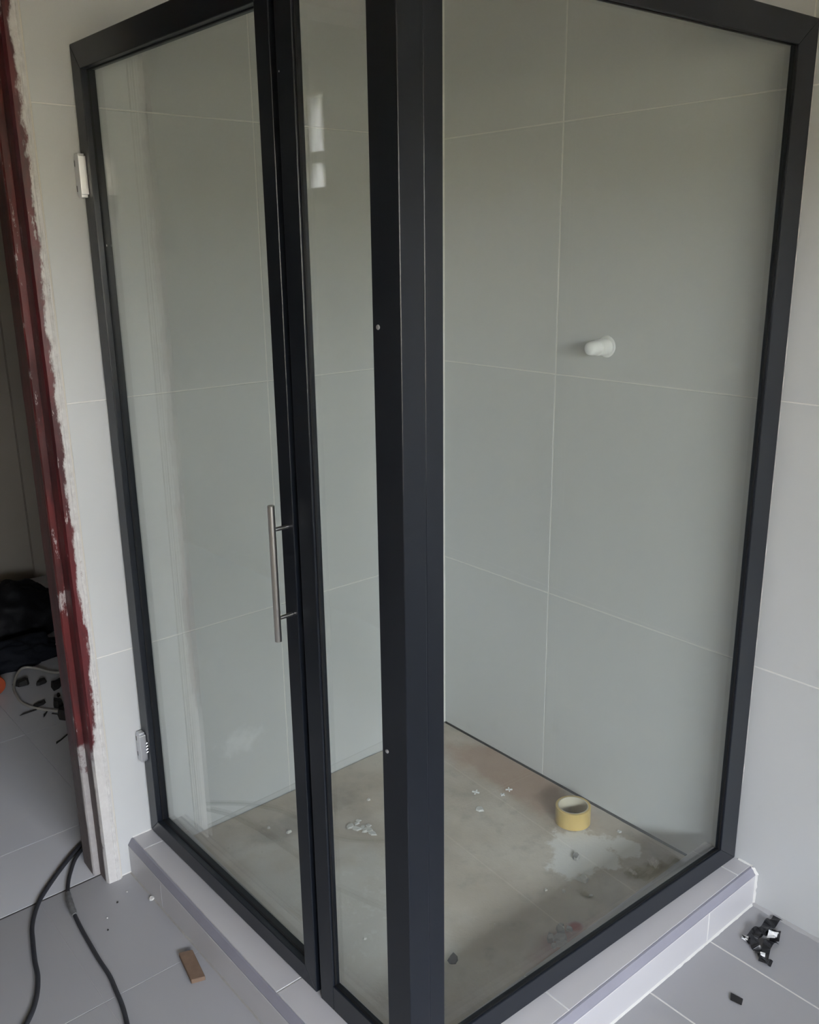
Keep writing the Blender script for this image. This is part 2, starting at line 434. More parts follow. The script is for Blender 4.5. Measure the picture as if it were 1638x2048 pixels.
def window(name, fix, axis, a0, a1, z0, z1, mull, trans, gmat='window_glass'):
    root = empty(name, (0, 0, 0)); tag(root, kind='structure')
    def bx(nm, p0, p1, q0, q1, d, mat):
        if axis == 'x': return box(nm, p0, p1, fix-d, fix+d, q0, q1, mat, root, .002 if 'glass' not in mat else 0)
        return box(nm, fix-d, fix+d, p0, p1, q0, q1, mat, root, .002 if 'glass' not in mat else 0)
    w = .045 if a1-a0 > .3 else .006
    bx('window_frame', a0, a0+w, z0, z1, .03, 'white_frame'); bx('window_frame', a1-w, a1, z0, z1, .03, 'white_frame')
    bx('window_frame', a0+w, a1-w, z0, z0+w, .03, 'white_frame'); bx('window_frame', a0+w, a1-w, z1-w, z1, .03, 'white_frame')
    for m_ in mull: bx('mullion', m_-.02, m_+.02, z0+w, z1-w, .025, 'white_frame')
    for t_ in trans: bx('transom', a0+w, a1-w, t_-.022, t_+.022, .022, 'white_frame')
    bx('window_pane', a0+w*.6, a1-w*.6, z0+w*.6, z1-w*.6, .002, gmat)
    return root
window('window_1', RY+.05, 'x', *WIN, [(WIN[0]+WIN[1])/2], [])
window('window_2', HX1+.05, 'y', *HWIN, [], [1.862], 'dimmed_glass')

# bathroom floor
fl = box('floor', -.12, RX+.12, -.045, RY+.12, -.12, -TT-.002, 'core'); tag(fl, kind='structure')
box('grout_bed', .0, 1.0715, .9, RY, -TT-.003, -.0012, 'grout', fl)
box('grout_bed', 1.0715, RX, -.0405, RY, -TT-.003, -.0008, 'grout_grey', fl)
box('threshold_joint', 1.0715, RX, -.0465, -.0405, -TT-.003, -.0006, 'grout_dark', fl)
gf = .0042
tile_field(fl, 'floor_tile', [.004, .187, .412, 1.012, 1.075], [1.089, 1.689, 2.289, RY], lambda a, b: Vector((a, b, -TT)), X, Y, Z, TT, 'floor_tile', gf)
tile_field(fl, 'floor_tile', [1.072, 1.294, 1.894, RX], [-.0415, .361, .961, 1.561, 2.161, RY], lambda a, b: Vector((a, b, -TT)), X, Y, Z, TT, 'floor_tile', .0016)

# hall beyond the doorway
fh = box('floor_hall', HX0, HX1+.12, HY-.1, -.046, -.12, -TT-.002, 'grout_dark'); tag(fh, kind='structure')
tile_field(fh, 'floor_tile', [HX0, -.15, .45, 1.05, 1.65, 2.25, HX1], [HY, -2.086, -1.486, -.886, -.286, -.046], lambda a, b: Vector((a, b, -TT)), X, Y, Z, TT, 'hall_tile', .0008)
w1 = box('wall_hall_back', HX0-.1, .505, HY-.1, HY, -.02, RZ, 'hall_paint'); tag(w1, kind='structure')
box('wall_pilaster', .505, HX1+.12, HY-.1, HY-.03, -.02, RZ, 'hall_paint', w1)
w2 = box('wall_hall_left', HX0-.1, HX0, HY, -WT, -.02, RZ, 'hall_paint'); tag(w2, kind='structure')
w3 = box('wall_hall_right', HX1, HX1+.12, HY-.1, HWIN[0], -.02, RZ, 'hall_paint'); tag(w3, kind='structure')
box('wall_pier', HX1, HX1+.12, HWIN[1], -WT, -.02, RZ, 'hall_paint', w3)
box('wall_apron', HX1, HX1+.12, HWIN[0], HWIN[1], -.02, HWIN[2], 'hall_paint', w3)
box('wall_head', HX1, HX1+.12, HWIN[0], HWIN[1], HWIN[3], RZ, 'hall_paint', w3)
w4 = box('wall_hall_front', HX0-.1, -.12, -WT, -.0, -.02, RZ, 'hall_paint'); tag(w4, kind='structure')
ch = box('ceiling_hall', HX0-.1, HX1+.12, HY-.1, -WT, RZ, RZ+.1, 'hall_paint'); tag(ch, kind='structure')
gw = box('sky_blocker_wall', -8, 12, RY+2.4, RY+2.6, -.5, 1.93, 'sky_blocker'); tag(gw, kind='structure')  # unseen wall added to block low sky and warm the upper walls
ev = box('sky_blocker_slab', -1.0, RX+1.0, RY+.12, RY+1.15, 2.02, 2.10, 'sky_blocker'); tag(ev, kind='structure')  # unseen slab added over the window to cut light from high sky
gr = box('ground', -30, 30, -30, 30, -.6, -.5, 'ground'); tag(gr, kind='structure')

# grout beads at the foot of the right wall and of the curb
def bead(name, p, q, up, out, mat, parent, w=.006, h=.004, k=40, seed=0, wob=.5):
    bm = bmesh.new(); L = [[], [], []]
    for i in range(k+1):
        c = p.lerp(q, i/k)
        f = 1 + wob*noise.noise(Vector((i*.55, seed, 0)))*1.6
        L[0].append(bm.verts.new(c + up*(h*f))); L[1].append(bm.verts.new(c + out*(w*f*.55) + up*(h*f*.55))); L[2].append(bm.verts.new(c + out*(w*f)))
    for A_, B_ in ((L[0], L[1]), (L[1], L[2])):
        for i in range(k): bm.faces.new((A_[i], A_[i+1], B_[i+1], B_[i]))
    return from_bm(name, bm, mat, parent, True)
bead('grout_bead', Vector((.0, 1.094, .0)), Vector((.0, 2.2, .0)), Z, X, 'grout_grey', fl, .009, .004, 80, 2, .35)

# ------------------------------------------------------------------ shower floor and tiled curb
bm = bmesh.new()
nx = 70
vs = [[None]*(nx+1) for _ in range(nx+1)]
for i in range(nx+1):
    for j in range(nx+1):
        x = .004 + (.952-.004)*i/nx; y = .004 + (.962-.004)*j/nx
        z = FLOOR_S + .0012*noise.noise(Vector((x*6, y*6, 0))) + .0006*noise.noise(Vector((x*30, y*30, 4)))
        vs[i][j] = bm.verts.new((x, y, z))
for i in range(nx):
    for j in range(nx): bm.faces.new((vs[i][j], vs[i+1][j], vs[i+1][j+1], vs[i][j+1]))
r = bmesh.ops.extrude_face_region(bm, geom=bm.faces[:])
bmesh.ops.translate(bm, verts=[v for v in r['geom'] if isinstance(v, bmesh.types.BMVert)], vec=(0, 0, -.030))
sf = from_bm('floor_shower', bm, 'screed', None, True)
sf.data.set_sharp_from_angle(angle=math.radians(40))
tag(sf, kind='structure')

curb = empty('shower_curb', (1.0, 1.0, 0))
tag(curb, 'low grey tiled curb with a bevelled front edge under the dark shower frame', 'shower curb')
XA0, XA1 = 1.078, 1.070        # front face of the left run at the wall / at the corner
YB0, YB1 = 1.092, 1.086
IA, IB = .945, .955            # inner faces
def plan(x, y): return Vector((x, y, 0))
ch_w, ch_h = .014, .017        # bevelled edge strip
# core, white like the joints
lo = [plan(IA, .0), plan(XA0-.0009, .0), plan(XA1-.0009, YB1-.0009), plan(.0, YB0-.0009), plan(.0, IB), plan(IA, IB)]
bm = bmesh.new()
add_prism(bm, lo, [p + Vector((0, 0, CURB_Z-.0155)) for p in lo])
from_bm('curb_core', bm, 'grout', curb)
lo2 = [plan(IA+.001, .0), plan(XA0-ch_w-.001, .0), plan(XA1-ch_w-.001, YB1-ch_w-.001), plan(.0, YB0-ch_w-.001), plan(.0, IB+.001), plan(IA+.001, IB+.001)]
bm = bmesh.new()
add_prism(bm, [p + Vector((0, 0, CURB_Z-.0155)) for p in lo2], [p + Vector((0, 0, CURB_Z-.0012)) for p in lo2])
from_bm('curb_bed', bm, 'grout', curb)
def xa(y): return XA0 + (XA1-XA0)*y/YB1
def yb(x): return YB0 + (YB1-YB0)*x/XA1
g2 = .0013
cw = ch_w + .0012
def up(pts, z): return [p + Vector((0, 0, z)) for p in pts]
def flat_tile(name, pts, z0, z1, mat): return prism(name, up(pts, z0), up(pts, z1), mat, curb, .0008)
# top tiles: left run, corner mitre, right run
ys = [.0, .064, .664]
for y0, y1 in zip(ys[:-1], ys[1:]):
    flat_tile('curb_tile', [plan(IA, y0+g2), plan(xa(y0)-cw, y0+g2), plan(xa(y1)-cw, y1-g2), plan(IA, y1-g2)], CURB_Z-.01, CURB_Z, 'curb_tile')
y0 = ys[-1]
flat_tile('curb_tile', [plan(IA, y0+g2), plan(xa(y0)-cw, y0+g2), plan(XA1-cw, YB1-cw-.002), plan(IA, IB-.002)], CURB_Z-.01, CURB_Z, 'curb_tile')
xs = [.0, .055, .655]
for x0, x1 in zip(xs[:-1], xs[1:]):
    flat_tile('curb_tile', [plan(x0+g2, IB), plan(x1-g2, IB), plan(x1-g2, yb(x1)-cw), plan(x0+g2, yb(x0)-cw)], CURB_Z-.01, CURB_Z, 'curb_tile')
x0 = xs[-1]
flat_tile('curb_tile', [plan(x0+g2, IB), plan(IA-.002, IB), plan(XA1-cw-.002, YB1-cw), plan(x0+g2, yb(x0)-cw)], CURB_Z-.01, CURB_Z, 'curb_tile')
# bevelled edge strips, one on each run
def edge(p, q, out, name='edge_strip'):
    prof = [(-ch_w, CURB_Z-.013), (-ch_w, CURB_Z-.0004), (-ch_w+.004, CURB_Z-.001), (.0, CURB_Z-ch_h+.002), (.0, CURB_Z-ch_h-.001), (-.004, CURB_Z-ch_h-.001)]
    return prism(name, [p[0] + out*a + Vector((0, 0, z)) if a > -ch_w else p[1] + Vector((0, 0, z)) for a, z in prof],
                 [q[0] + out*a + Vector((0, 0, z)) if a > -ch_w else q[1] + Vector((0, 0, z)) for a, z in prof], 'curb_edge', curb)
edge((plan(XA0, .0005), plan(XA0-ch_w, .0005)), (plan(XA1, YB1), plan(XA1-ch_w, YB1-ch_w)), X)
edge((plan(.0005, YB0), plan(.0005, YB0-ch_w)), (plan(XA1, YB1), plan(XA1-ch_w, YB1-ch_w)), Y)
# face tiles
FT = CURB_Z - ch_h - .0032
for y0, y1 in ((.0, .178), (.178, .778), (.778, YB1)):
    a, b = y0 + (g2*.6 if y0 else .001), y1 - (g2*.6 if y1 != YB1 else 0)
    flat_tile('curb_tile', [plan(xa(a)-.009, a), plan(xa(a), a), plan(xa(b), b), plan(xa(b)-.009, b)], .0015, FT, 'curb_tile')
for x0, x1 in ((.0, .194), (.194, .794), (.794, XA1)):
    a, b = x0 + (g2*1.4 if x0 else .001), x1 - (g2*1.4 if x1 != XA1 else .009)
    flat_tile('curb_tile', [plan(a, yb(a)-.009), plan(b, yb(b)-.009), plan(b, yb(b)), plan(a, yb(a))], .0015, FT, 'curb_tile')
# beads of white grout along the right run and up the wall
bead('grout_bead', Vector((.004, YB0, .0)), Vector((XA1, YB1, .0)), Z, Y, 'grout', curb, .0045, .0022, 120, 5, .22)
bead('grout_bead', Vector((.0, YB0-.004, .001)), Vector((.0, YB0-.004, CURB_Z-.012)), X, Y, 'grout', curb, .009, .004, 14, 8, .2)
bead('grout_bead', Vector((.0, 1.045, CURB_Z)), Vector((.0, YB0-.010, CURB_Z)), X, Z, 'grout', curb, .003, .0035, 10, 9, .4)
bead('grout_bead', Vector((.0, YB0-.011, CURB_Z)), Vector((.0, YB0+.001, CURB_Z-.014)), X, Y, 'grout', curb, .006, .005, 6, 4, .3)
# thin line of grout along the left run
bead('grout_bead', Vector((XA0, .002, .0)), Vector((XA1, YB1, .0)), Z, X, 'mortar', curb, .003, .002, 60, 15, .3)
bead('grout_bead', Vector((1.012, .0, CURB_Z)), Vector((XA0-.014, .0, CURB_Z)), Y, Z, 'grout', curb, .0022, .002, 12, 19, .3)

# ------------------------------------------------------------------ aluminium shower door
def mitred(mp, s0, s1, z0, z1, wl_, wr_, wb_, wt_, o0, o1, parent, names=('stile', 'stile', 'rail', 'rail')):
    a0, a1, b0, b1 = s0+wl_, s1-wr_, z0+wb_, z1-wt_
    bar(names[0], mp, [(s0, z0), (a0, b0), (a0, b1), (s0, z1)], o0, o1, 'alu', parent)
    bar(names[1], mp, [(s1, z0), (s1, z1), (a1, b1), (a1, b0)], o0, o1, 'alu', parent)
    bar(names[2], mp, [(s0, z0), (s1, z0), (a1, b0), (a0, b0)], o0, o1, 'alu', parent)
    bar(names[3], mp, [(s0, z1), (a0, b1), (a1, b1), (s1, z1)], o0, o1, 'alu', parent)
    return a0, a1, b0, b1
def pane(mp, a0, a1, b0, b1, off, parent, lip=.004, gasket=True):
    gp = bar('glass_pane', mp, [(a0-lip, b0-lip), (a1+lip, b0-lip), (a1+lip, b1+lip), (a0-lip, b1+lip)], off-.003, off+.003, 'glass', parent, 0)
    if gasket:
        g = .0022
        for poly in ([(a0, b0), (a0+g, b0+g), (a0+g, b1-g), (a0, b1)], [(a1, b0), (a1, b1), (a1-g, b1-g), (a1-g, b0+g)],
                     [(a0, b0), (a1, b0), (a1-g, b0+g), (a0+g, b0+g)], [(a0, b1), (a0+g, b1-g), (a1-g, b1-g), (a1, b1)]):
            bar('gasket', mp, poly, off+.0031, off+.0070, 'gasket', gp, 0)

door = empty('shower_door', mapA(.36, 0, CURB_Z))
tag(door, 'framed clear glass shower door with a steel bar handle, hinged on the tiled wall', 'shower door')
a0, a1, b0, b1 = mitred(mapA, .005, .719, CURB_Z+.0025, TOP, .041, .037, .042, .050, 0, -.031, door)
pane(mapA, a0, a1, b0, b1, -.020, door)
# bar handle
def cyl(name, p, q, r, mat, parent, seg=20, bev=.0008):
    d = (q-p); L = d.length
    mtx = Matrix.Translation(p) @ d.to_track_quat('Z', 'Y').to_matrix().to_4x4()
    return lathe(name, [(0, 0), (r-bev, 0), (r, bev), (r, L-bev), (r-bev, L), (0, L)], mat, parent, seg, mtx)
HS, HO = .702, .031
hd = cyl('handle', mapA(HS, HO, .858), mapA(HS, HO, 1.104), .0060, 'steel', door)
tag(hd, 'straight brushed steel bar handle on two short posts')
for z in (1.061, .901): cyl('handle_post', mapA(HS, -.001, z), mapA(HS, HO, z), .0037, 'steel', hd)
# hinges on the wall side
def hinge(z0, z1, teeth):
    c = .010
    h = bar('hinge', mapA, [(.0012+c*.6, z0-.006), (.024, z0-.006), (.024, z1+.005), (.0012+c*.6, z1+.005), (.0012, z1+.005-c), (.0012, z0-.006+c)], .0005, .0145, 'zinc', door, .0012)
    tag(h, 'satin chrome hinge block')
    bar('hinge_leaf', mapA, [(.024, z0), (.030, z0), (.030, z1), (.024, z1)], .0005, .0165, 'zinc', h, .0008)
    for z in (z0+.012, z1-.014):
        bar('hinge_slot', mapA, [(.004, z-.006), (.0065, z-.006), (.0065, z+.006), (.004, z+.006)], .0140, .0149, 'black', h, 0)
    for k in range(teeth):
        z = z0 + (z1-z0)*(.36+.12*k)
        cyl('screw', mapA(.0345, .0003, z), mapA(.0345, .0050, z-.002), .0020, 'zinc', h, 8, .0004)
hinge(1.628, 1.703, 0)
hinge(.312, .380, 4)
# small latch plate and rivets
cyl('rivet', mapA(.040, -.016, 1.527), mapA(.0475, -.016, 1.527), .0030, 'zinc', door, 10, .0005)

# ------------------------------------------------------------------ fixed screen: mullion, narrow pane, corner post, wide pane
scr = empty('shower_screen', C0 + Vector((0, 0, CURB_Z)))
tag(scr, 'fixed dark framed glass screen with corner post, one narrow pane and one wide pane', 'shower screen')
zb, zt = CURB_Z+.0005, TOP
prof = [(.777, 0), (.735, 0), (.735, -.010), (.7225, -.010), (.7225, -.0165), (.777, -.0165)]
prism('mullion', [mapA(s, o, zb) for s, o in prof], [mapA(s, o, zt) for s, o in prof], 'alu', scr, .0014, 2)
bar('bottom_rail', mapA, [(.777, zb), (.943, zb), (.943, .155), (.777, .155)], 0, -.0165, 'alu', scr)
bar('top_rail', mapA, [(.777, 1.860), (.943, 1.860), (.943, zt), (.777, zt)], 0, -.0165, 'alu', scr)
pane(mapA, .777, .943, .155, 1.860, -.011, scr)
ins = .0165
lp = len_a = (C0-P0).length
lbn = (C0-Q0).length
post = [C0.copy(), mapA(.943, 0, 0), mapA(.943, -ins, 0), mapA(lp-ins, -ins, 0), mapB(.952, -ins, 0), mapB(.952, 0, 0)]
prism('corner_post', up(post, zb), up(post, zt), 'alu', scr, .0016, 2)
bar('stile', mapB, [(.918, zb), (.9518, zb), (.9518, zt), (.918, zt)], -.0006, -.0165, 'alu', scr)
WR = .066
bar('stile', mapB, [(.0015, zb), (WR, .147), (WR, 1.862), (.0015, zt)], 0, -.0165, 'alu', scr)
bar('bottom_rail', mapB, [(.0015, zb), (.918, zb), (.918, .147), (WR, .147)], 0, -.0165, 'alu', scr)
bar('top_rail', mapB, [(.0015, zt), (WR, 1.862), (.918, 1.862), (.918, zt)], 0, -.0165, 'alu', scr)
pane(mapB, WR, .918, .147, 1.862, -.011, scr)
for z in (1.407, .742): 
    cyl('screw', mapA(.9555, -.001, z), mapA(.9555, .0016, z), .0036, 'zinc', scr, 16, .0008)
cyl('screw', mapA(.7415, -.001, 1.762), mapA(.7415, .0008, 1.762), .0014, 'zinc', scr, 10, .0003)
# sealant along wall
bead('sealant_bead', mapB(.001, .0, .30), mapB(.001, .0, TOP), X, nb, 'grout', scr, .0005, .0005, 120, 33, 2.2)

# ------------------------------------------------------------------ old door frame with plaster
dfm = empty('door_frame', (1.13, -.05, 0))
tag(dfm, 'old dark red wooden door frame with chipped paint and rough white plaster along its edge', 'door frame')
def profile_bar(name, prof, z0, z1, mat, bev=.002):
    return prism(name, [Vector((x, y, z0)) for x, y in prof], [Vector((x, y, z1)) for x, y in prof], mat, dfm, bev, 2)
def grid_bar(name, prof, z0, z1, k, mat, amp, seed):
    """profile swept up in many short steps with uneven, battered edges"""
    bm = bmesh.new(); rings = []
    for i in range(k+1):
        z = z0 + (z1-z0)*i/k
        ring = []
        for q, (x, y) in enumerate(prof):
            d = amp*(noise.noise(Vector((q*3.7+seed, z*11, 0))) + .5*noise.noise(Vector((q*5.1+seed, z*47, 2))))
            e = amp*(noise.noise(Vector((q*2.7+seed, z*13, 9))))
            ring.append(bm.verts.new((x+d, y+e, z)))
        rings.append(ring)
    m_ = len(prof)
    for A_, B_ in zip(rings[:-1], rings[1:]):
        for q in range(m_): bm.faces.new((A_[q], A_[(q+1) % m_], B_[(q+1) % m_], B_[q]))
    bm.faces.new(rings[0]); bm.faces.new(list(reversed(rings[-1])))
    return from_bm(name, bm, mat, dfm, False)
grid_bar('frame_stop', [(1.1075, -.060), (1.139, -.060), (1.1405, -.004), (1.137, .006), (1.1075, .008)], .0, DOOR_Z, 260, 'red_smeared', .0008, 1)
grid_bar('frame_edge', [(1.139, -.060), (1.1545, -.060), (1.1555, -.050), (1.153, -.046), (1.139, -.046)], .0, DOOR_Z, 150, 'red_lit_edge', .0008, 7)
grid_bar('jamb', [(1.1075, -.118), (1.153, -.118), (1.1545, -.060), (1.1075, -.060)], .0, DOOR_Z, 120, 'red', .0006, 4)
# rough plaster strip between the frame and the tiles
bm = bmesh.new(); k = 420; m_ = 7
grid = []
for i in range(k+1):
    z = .001 + (2.30)*i/k
    edge_x = 1.1170 + .0020*noise.noise(Vector((z*6.0, 1.0, 0))) + .0016*noise.noise(Vector((z*23, 5.0, 0))) + .0010*noise.noise(Vector((z*70, 9.0, 0)))
    row = []
    for j in range(m_+1):
        t = j/m_
        x = DOOR_X0 + .0012 + (edge_x-DOOR_X0-.0012)*t
        y = .0045 + .0050*min(1, t*1.6) + (.0010*noise.noise(Vector((x*130, z*30, 0))) + .0008*noise.noise(Vector((x*300, z*90, 3))))*min(1, t*2)
        if j == m_: y = .0072
        row.append(bm.verts.new((x, y, z)))
    grid.append(row)
for i in range(k):
    for j in range(m_): bm.faces.new((grid[i][j], grid[i][j+1], grid[i+1][j+1], grid[i+1][j]))
sides = [bm.verts.new((DOOR_X0+.0012, -.004, r_[0].co.z)) for r_ in grid]
for i in range(k): bm.faces.new((sides[i], grid[i][0], grid[i+1][0], sides[i+1]))
pl = from_bm('plaster_edge', bm, 'plaster', dfm, True)
# far side of the frame and its head (behind the picture's edge)
profile_bar('jamb', [(1.94, -.118), (DOOR_X1, -.118), (DOOR_X1, .006), (1.952, .006), (1.952, -.048), (1.94, -.048)], .0, DOOR_Z, 'red')
box('frame_head', 1.1075, DOOR_X1, -.118, .006, DOOR_Z-.045, DOOR_Z, 'red', dfm, .002)

# ------------------------------------------------------------------ things in the shower
pipe = empty('pipe_plug', (.0, .583, 1.281))
tag(pipe, 'white plastic plug on the pipe stub sticking out of the shower wall', 'pipe plug')
mx = Matrix.Translation((.0, .583, 1.281)) @ Matrix.Rotation(math.radians(90), 4, 'Y')
lathe('flange', [(.0185, .0), (.0255, .0), (.0262, .0012), (.0245, .0030), (.0185, .0034)], 'plastic', pipe, 40, mx)
lathe('plug', [(.0195, -.001), (.0195, .036), (.0178, .037), (.0172, .040), (.0170, .058), (.0150, .066), (.0105, .0705), (.0, .072)], 'plastic', pipe, 36, mx)

tp = empty('tape_roll', (.103, .624, FLOOR_S))
tag(tp, 'roll of amber packing tape standing on the raw shower floor', 'tape roll')
mx = Matrix.Translation((.103, .624, FLOOR_S+.0012)) @ Matrix.Rotation(math.radians(1.0), 4, 'X')
lathe('tape_winding', [(.0405, .0), (.0460, .0), (.0468, .0006), (.0468, .0474), (.0460, .048), (.0405, .048)], 'tape', tp, 56, mx, True)
lathe('cardboard_core', [(.0380, .0003), (.0404, .0003), (.0404, .0482), (.0380, .0482)], 'core_card', tp, 56, mx, True)

def scrap(name, loc, r, h, mat, seed, label=None, cat=None, group=None, stretch=(1, 1), rot=None, parent=None):
    """small flat broken piece with an uneven outline and top"""
    rnd = random.Random(seed)
    k = rnd.randint(6, 8); a0_ = rnd.uniform(0, 6.28) if rot is None else rot
    lo_, hi_ = [], []
    for i in range(k):
        a = 2*math.pi*i/k + rnd.uniform(-.25, .25); q = r*rnd.uniform(.65, 1.1)
        px, py = q*math.cos(a)*stretch[0], q*math.sin(a)*stretch[1]
        x = px*math.cos(a0_) - py*math.sin(a0_); y = px*math.sin(a0_) + py*math.cos(a0_)
        lo_.append(Vector((x, y, 0)))
        hi_.append(Vector((x*rnd.uniform(.65, .92), y*rnd.uniform(.65, .92), h*rnd.uniform(.6, 1.2))))
    bm = bmesh.new(); add_prism(bm, lo_, hi_)
    o = from_bm(name, bm, mat, None, False)
    o.location = loc
    if parent is not None: o.parent = parent; o.matrix_parent_inverse = Matrix.Translation(-parent.location)
    else: tag(o, label, cat, group)
    return o
FS = FLOOR_S + .0004
# crumbled plaster heap
heap = empty('plaster_heap', (.545, .262, FS))
tag(heap, 'small heap of pale plaster flakes on the screed behind the narrow pane', 'plaster')
rnd = random.Random(4)
for i in range(11):
    scrap('flake', Vector((.545 + rnd.gauss(0, .014), .262 + rnd.gauss(0, .020), FS + rnd.choice((0, .0, .003)))), rnd.uniform(.006, .013), rnd.uniform(.002, .005), 'chip', 40+i, parent=heap, stretch=(1.3, .8))
chips = [((.706, .160), .008, .007, 'single white plaster crumb on the screed beside the door stile'),
         ((.736, .108), .005, .004, 'tiny white plaster crumb nearest the left shower wall behind the door'),
         ((.456, .183), .006, .004, 'little white crumb above the plaster flakes behind the narrow pane'),
         ((.255, .420), .015, .003, 'flat white plaster splash near the two white spacer crosses'),
         ((.268, .792), .016, .006, 'thin white plaster shard on the white powder patch'),
         ((.335, .790), .006, .004, 'white crumb on the screed just below the white powder patch'),
         ((.365, .760), .005, .003, 'small white crumb lying left below the white powder patch'),
         ((.300, .845), .006, .003, 'small white crumb lying right below the white powder patch'),
         ((.048, .735), .007, .004, 'white grout flake at the foot of the shower wall by the tape roll'),
         ((.790, .600), .006, .004, 'white crumb among dust at the foot of the narrow pane')]
for i, ((x, y), r_, h_, lb) in enumerate(chips):
    scrap('plaster_crumb', Vector((x, y, FS)), r_, h_, 'chip', 80+i, lb, 'plaster crumb')
# mortar droppings
mo = empty('mortar_lump', (.45, .882, FS))
tag(mo, 'broken grey mortar droppings beside a red stain near the wide pane', 'mortar')
for i, (dx, dy, r_, h_) in enumerate([(-.025, .0, .010, .008), (-.008, -.010, .014, .010), (.012, .004, .018, .007), (.030, -.006, .012, .012), (.020, .018, .016, .006), (-.02, -.02, .008, .005), (.040, .012, .008, .006)]):
    scrap('lump', Vector((.45+dx, .882+dy, FS)), r_, h_, 'mortar', 140+i, parent=mo)
ml = scrap('mortar_piece', Vector((.215, .728, FS)), .013, .008, 'mortar', 171, 'grey mortar piece lying on the white powder patch', 'mortar', stretch=(1.4, .8), rot=.8)
# tile spacers
def spacer(x, y, a, s, lb):
    w = s*.17; pts = [(w, w), (s, w), (s, -w), (w, -w), (w, -s), (-w, -s), (-w, -w), (-s, -w), (-s, w), (-w, w), (-w, s), (w, s)]
    c, d = math.cos(a), math.sin(a)
    P = [Vector((px*c-py*d, px*d+py*c, 0)) for px, py in pts]
    o = prism('tile_spacer', P, [p + Vector((0, 0, .003)) for p in P], 'plastic', None, 0)
    o.location = (x, y, FS); tag(o, lb, 'tile spacer')
    return o
spacer(.205, .356, .5, .0105, 'white cross tile spacer nearest the corner post on the screed')
spacer(.125, .409, .9, .0095, 'white cross tile spacer nearest the tape roll')
spacer(.157, .415, .2, .0065, 'smallest white cross tile spacer, between the other two')
o = scrap('metal_scrap', Vector((.683, .775, FS)), .017, .0022, 'black', 33, 'small crumpled dark scrap with a shiny edge on the screed beside the corner post', 'scrap', stretch=(1.3, .7), rot=.7)

# ------------------------------------------------------------------ things on the bathroom floor
def slab(name, pts, z0, z1, mat, parent=None, bev=.001):
    P = [Vector((x, y, 0)) for x, y in pts]
    return prism(name, up(P, z0), up(P, z1), mat, parent, bev)
wo = slab('wood_offcut', [(1.118, .345), (1.090, .356), (1.106, .446), (1.134, .436)], .0003, .011, 'wood')
tag(wo, 'small brown wooden offcut lying on the floor by the curb', 'wood offcut')

tb_ = empty('tape_scrap', (.09, 1.175, 0))
tag(tb_, 'crumpled black tape scraps with white backing on the floor by the right wall', 'tape scrap')
def strip(name, pts, w, mat, th=.0012):
    P = spline([Vector(p) for p in pts], 6)
    bm = bmesh.new(); prev = None
    L_, R_ = [], []
    for i, p in enumerate(P):
        t = (P[min(i+1, len(P)-1)] - P[max(i-1, 0)]); t.z = 0; t.normalize()
        s_ = Vector((-t.y, t.x, 0))*w*.5
        tw = Vector((0, 0, 1))*w*.28*math.sin(i*.7)
        zz = lambda v: Vector((v.x, v.y, max(v.z, .0006)))
        L_.append(zz(p+s_+tw)); R_.append(zz(p-s_-tw))
    a = [bm.verts.new(v) for v in L_]; b = [bm.verts.new(v) for v in R_]
    c = [bm.verts.new(v+Vector((0, 0, th))) for v in L_]; d = [bm.verts.new(v+Vector((0, 0, th))) for v in R_]
    for i in range(len(P)-1):
        for q, w_ in ((a, b), (d, c), (c, a), (b, d)): bm.faces.new((q[i], q[i+1], w_[i+1], w_[i]))
    for i in (0, len(P)-1): bm.faces.new((a[i], b[i], d[i], c[i]))
    return from_bm(name, bm, mat, tb_)
strip('tape_strip', [(.010, 1.160, .006), (.040, 1.160, .010), (.075, 1.160, .014), (.105, 1.152, .008), (.128, 1.146, .003)], .022, 'black')
strip('tape_strip', [(.060, 1.178, .004), (.080, 1.165, .012), (.105, 1.160, .016), (.128, 1.168, .010), (.138, 1.185, .003)], .018, 'black')
strip('tape_strip', [(.082, 1.194, .004), (.105, 1.188, .010), (.135, 1.198, .008), (.160, 1.206, .003)], .018, 'black')
strip('tape_strip', [(.050, 1.178, .004), (.066, 1.184, .010), (.085, 1.192, .004)], .020, 'black')
strip('tape_strip', [(.140, 1.190, .003), (.152, 1.205, .008), (.150, 1.222, .002)], .014, 'black')
strip('backing_paper', [(.066, 1.182, .013), (.078, 1.184, .018), (.090, 1.186, .014)], .018, 'plastic')
strip('backing_paper', [(.118, 1.140, .005), (.130, 1.146, .004)], .014, 'plastic')
strip('backing_paper', [(.142, 1.196, .011), (.150, 1.200, .009)], .010, 'plastic')
bo = slab('black_offcut', [(.288, 1.206), (.305, 1.215), (.300, 1.238), (.284, 1.232)], .0003, .0045, 'black')
tag(bo, 'flat black plastic offcut alone on the floor tile', 'offcut')
o = scrap('plaster_crumb', Vector((1.082, .128, .0004)), .007, .005, 'chip', 301, 'pale plaster crumb on the floor at the curb end near the door frame', 'plaster crumb')
for i, (x, y, lb) in enumerate([(1.117, .064, 'pale speck of grit nearest the foot of the door frame'), (1.150, .085, 'dark speck of grit between door frame foot and cable splice'),
                                (1.190, .120, 'pale speck of grit nearest the cable splice'), (1.205, .160, 'dark speck of grit below the cable splice')]):
    scrap('grit', Vector((x, y, .0004)), .0028, .002, 'scrap' if i % 2 else 'chip', 310+i, lb, 'grit')

